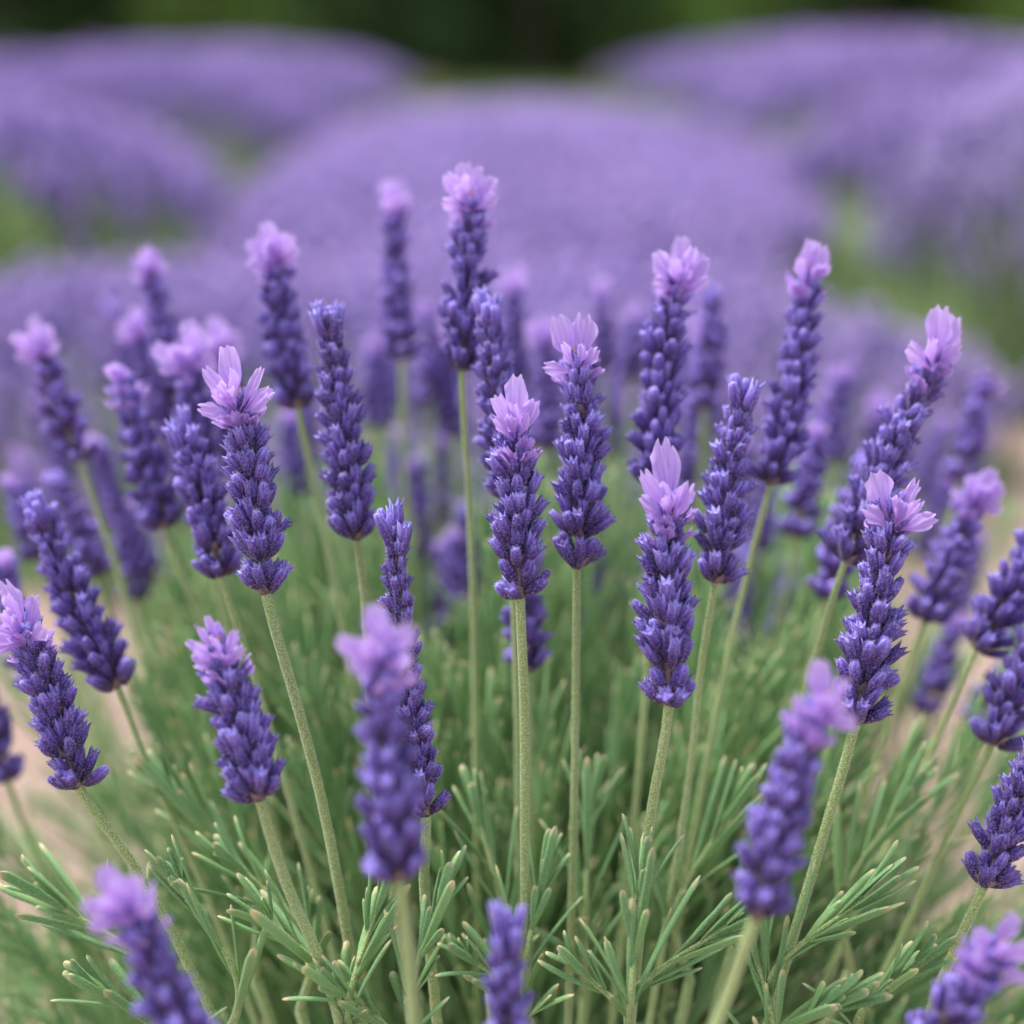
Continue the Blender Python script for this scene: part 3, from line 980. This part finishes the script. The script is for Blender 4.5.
def leaf_tpl(curve, w=1.0):
    V, T = [], []
    for i, t in enumerate(LT):
        wd = (.50 + .50 * math.sin(min(1, t * 1.6) * math.pi / 2)) * (1 if t < .84 else math.sqrt(max(.03, 1 - ((t - .84) / .165) ** 2)))
        for u, z in ((-.5, 0), (-.22, .16), (0, .02), (.22, .16), (.5, 0), (0, -.30)):
            V.append((u * wd, z * wd, t))
            T.append(t)
    V = np.array(V)
    F = [(i * LC + j, i * LC + (j + 1) % LC, (i + 1) * LC + (j + 1) % LC, (i + 1) * LC + j) for i in range(len(LT) - 1) for j in range(LC)]
    return V, [np.array(F)], np.array(T)


LEAFT = leaf_tpl(0)


def add_leaf(mb, o, D, N, length, width, curl, vary, hair=0, rnd=None, serr=0.0):
    S = nrm(np.cross(D, N)); N = np.cross(S, D)
    V, FS, T = LEAFT
    z = V[:, 2]
    rim = (np.abs(V[:, 0]) > .3)
    W2 = V[:, 0] * width * (1 + (serr * np.sin(z * 47 + vary * 9)) * rim)
    p = o + S * W2[:, None] + N * (V[:, 1] * width * .9 + curl * length * z * z)[:, None] + D * (z * length * (1 - .12 * abs(curl) * z))[:, None]
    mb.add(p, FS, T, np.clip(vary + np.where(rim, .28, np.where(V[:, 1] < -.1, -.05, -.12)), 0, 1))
    if hair:
        zz = rnd.random(hair); sg = np.where(rnd.random(hair) < .5, -1, 1)
        q = o + S * (sg * width * .48 * np.interp(zz, [0, .6, .85, 1], [.6, 1, .9, .2]))[:, None] + N * (curl * length * zz * zz - .25 * width)[:, None] + D * (zz * length)[:, None]
        hd = nrm(S * sg[:, None] + rnd.normal(size=(hair, 3)) * .4 + D * .3)
        mb.inst(HAIR, up_basis(hd, rnd.uniform(.0002, .0005, hair), np.full(hair, .00007), rnd), q, rnd.random(hair), 1)


def shoot(tip, root, rnd, length=.075, lw=.0019, ll=.016, spacing=.0075, lod=0, parts=None, spread=.55, vbase=.5, bush=0):
    """leaves + stem of one leafy shoot; the top `length` metres carry leaves. parts: (leaf list) gets one MB per leaf"""
    stem = MB()
    tip = np.asarray(tip); root = np.asarray(root)
    dv = nrm(tip - root)
    mid = root + (tip - root) * .5 + nrm(np.array([tip[0] - root[0], tip[1] - root[1], 0]) + 1e-6) * -.012
    C = spline([root, mid, tip], 26 if lod == 0 else 12)
    tube(stem, C, np.linspace(.0012, .0005, len(C)), 8 if lod == 0 else 5, .08, rb=.35)
    T, X, Y = frames(C)
    seg = np.linalg.norm(np.diff(C, axis=0), axis=1)
    s = np.concatenate([[0], np.cumsum(seg)])
    pos = s[-1]
    leaves = []
    node = 0
    while pos > max(.01, s[-1] - length):
        f = np.array([np.interp(pos, s, C[:, a]) for a in range(3)])
        i = min(len(C) - 1, int(np.searchsorted(s, pos)))
        q = (s[-1] - pos) / length
        phi = node * math.pi / 2 + rnd.normal() * .25
        for side_ in (0, math.pi):
            a = phi + side_ + rnd.normal() * .2
            rad = X[i] * math.cos(a) + Y[i] * math.sin(a)
            tl = .12 + spread * min(1, .25 + q * 2.2) * rnd.uniform(.7, 1.2)
            D = nrm(T[i] * math.cos(tl) + rad * math.sin(tl))
            l = ll * rnd.uniform(.75, 1.2) * (.55 + .6 * min(1, q * 3))
            leaves.append((f + rad * .0006, D, -nrm(rad - T[i] * .1) * -1.0, l, lw * rnd.uniform(.85, 1.2), rnd.uniform(-.12, .18), np.clip(vbase + rnd.normal() * .2, 0, 1)))
            if bush and rnd.random() < bush:    # small axillary tuft
                for _ in range(2):
                    D2 = nrm(T[i] * 1.0 + rad * rnd.uniform(.2, .5) + rnd.normal(size=3) * .15)
                    leaves.append((f + rad * .001, D2, rad, l * rnd.uniform(.4, .7), lw * .8, rnd.uniform(-.05, .15), np.clip(vbase + .12 + rnd.normal() * .15, 0, 1)))
        node += 1
        pos -= spacing * rnd.uniform(.8, 1.2) * (.45 if node < 3 else 1)
    return stem, leaves


def ground_root(x, d):
    q = P(x, 512, d)
    return q - R_U * (q[2] / R_U[2]) + np.array([0, 0, -.006])


NEAR = [  # label, tip pixel, pixel the shoot grows from, depth, spread, leaf length
    ('upright green leafy shoot with two pale tips beside the stem of the left edge flower', (180, 884), (222, 1050), 1.0, .22, .017),
    ('leafy shoot left of the stem of the low left spike, leaves spread wide', (270, 920), (325, 1060), 1.0, .75, .019),
    ('narrow upright leafy shoot between the low left spike and the front blurred stem', (380, 898), (372, 1070), 1.0, .45, .017),
    ('leafy shoot hugging the stem behind the blurred front flower', (444, 888), (432, 1060), 1.01, .4, .015),
    ('short leafy shoot left of the blurred tip at the bottom edge', (466, 955), (486, 1060), .985, .6, .013),
    ('bushy leafy shoot wrapped round the stem right of centre', (640, 880), (632, 1060), .985, .62, .021),
    ('long leaved shoot pointing right toward the blurred leaning front stem', (728, 925), (635, 1060), .99, .4, .016),
    ('leafy shoot behind the centre stem, with thin pointed leaves', (545, 870), (535, 1040), 1.05, .6, .017),
    ('long diagonal leafy shoot right of the leaning stem', (864, 898), (778, 1040), .99, .25, .020),
    ('short leafy shoot at the bottom edge right of the leaning stem', (842, 1000), (790, 1090), .98, .3, .016),
    ('upright pale tipped shoot beside the lower right corner flower', (917, 962), (893, 1070), 1.0, .3, .015),
    ('leafy shoot left of the blurred leaning front stem, near the bottom edge', (752, 945), (748, 1070), 1.01, .4, .015),
    ('wispy shoot with drooping leaves at the left edge, low down', (52, 900), (150, 1030), 1.03, .55, .020),
    ('low leafy shoot in the bottom left corner', (98, 990), (140, 1090), 1.0, .5, .015),
    ('leafy shoot with curved leaves behind the low left spike stem', (236, 862), (300, 1010), 1.06, .55, .018),
    ('slightly blurred upright shoot right of the front blurred stem', (478, 812), (492, 990), 1.1, .5, .019),
    ('slightly blurred shoot with long leaves reaching toward the right blurred flower', (728, 815), (690, 980), 1.1, .45, .022),
    ('soft leafy shoot between the centre stem and the right of centre stem', (590, 800), (585, 990), 1.12, .5, .020),
    ('soft green shoot left of the stem of the ragged spike', (172, 790), (255, 980), 1.12, .45, .021),
    ('soft feathery shoot right of the sharp V petalled flower stem', (905, 800), (850, 970), 1.12, .45, .022),
    ('small shoot tip showing at the bottom edge between centre and right stems', (578, 968), (592, 1080), .99, .5, .013),
    ('small shoot at the bottom edge below the narrow upright one', (330, 985), (352, 1090), .98, .6, .014),
]
for k, (lab, tp, bp, d, spd, ll) in enumerate(NEAR):
    rnd = np.random.default_rng(900 + k)
    rt = ground_root(530 + (bp[0] - 530) * .25, d + .17)
    tip = P(tp[0], tp[1], d)
    mid = P(bp[0], bp[1], d + .03)
    root = empty('leafy_shoot', rt)
    tag(root, lab, 'leafy shoot', 'leafy lavender shoots in front')
    L = np.linalg.norm(tip - mid)
    stem, lv = shoot(tip, mid, rnd, length=min(L, .06), ll=ll * 1.2, lw=.00225, spacing=.0092, spread=spd * .58, bush=.22, vbase=.5)
    low = MB(); tube(stem, spline([rt, (rt + mid) / 2 + [0, 0, .01], mid], 14), .0014, 8, .08, rb=.3)
    stem.build('stem', [M_STEM], root, rt)
    for (o, D, N_, l, w, cu, va) in lv:
        m = MB()
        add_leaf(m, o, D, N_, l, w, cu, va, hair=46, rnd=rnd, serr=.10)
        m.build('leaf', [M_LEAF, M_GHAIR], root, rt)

# the body of the plant: shoots nobody could count
mb = MB()
fr = np.random.default_rng(5)
NS = 980
cnt = 0
for k in range(NS):
    d = 1.17 + .80 * fr.random()
    x = fr.uniform(-90, 1110)
    top = np.interp(d, [1.03, 1.2, 1.3, 1.5, 1.9], [780, 680, 600, 540, 510])
    edge = abs(x - 530) / 530
    top += 90 * edge ** 2.2
    y = top + fr.random() ** 1.2 * 360 - (80 if fr.random() < .3 else 0)
    if x < 150 and y < 900 and fr.random() < .92:
        continue
    if x > 880 and y < 930 and fr.random() < .88:
        continue
    tip = P(x, y, d)
    if tip[2] < .05:
        continue
    rt = ground_root(530 + (x - 530) * .28, d * .5 + .75 - .06 + .1)
    near = d < 1.3
    stem, lv = shoot(tip, rt, fr, length=.115, ll=.030, lw=.0017, spacing=.0115, lod=1, spread=.30, bush=.25, vbase=.62)
    for v_, f_, in ((stem, None),):
        for vv, ff, aa, bb in ((np.concatenate(v_.v), v_.f, np.concatenate(v_.a), np.concatenate(v_.b)),):
            mb.add(vv, ff, .3, bb)
    for (o, D, N_, l, w, cu, va) in lv:
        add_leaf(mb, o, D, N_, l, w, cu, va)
    cnt += 1
tag(mb.build('lavender_foliage', [M_LEAF, M_GHAIR]), kind='stuff', label='mass of narrow grey green lavender leaves at the foot of the flower stalks', cat='foliage')
# slim bare stems without visible flowers standing in the plant
print('SHOOTS', cnt, 'OBJECTS', len(bpy.data.objects))
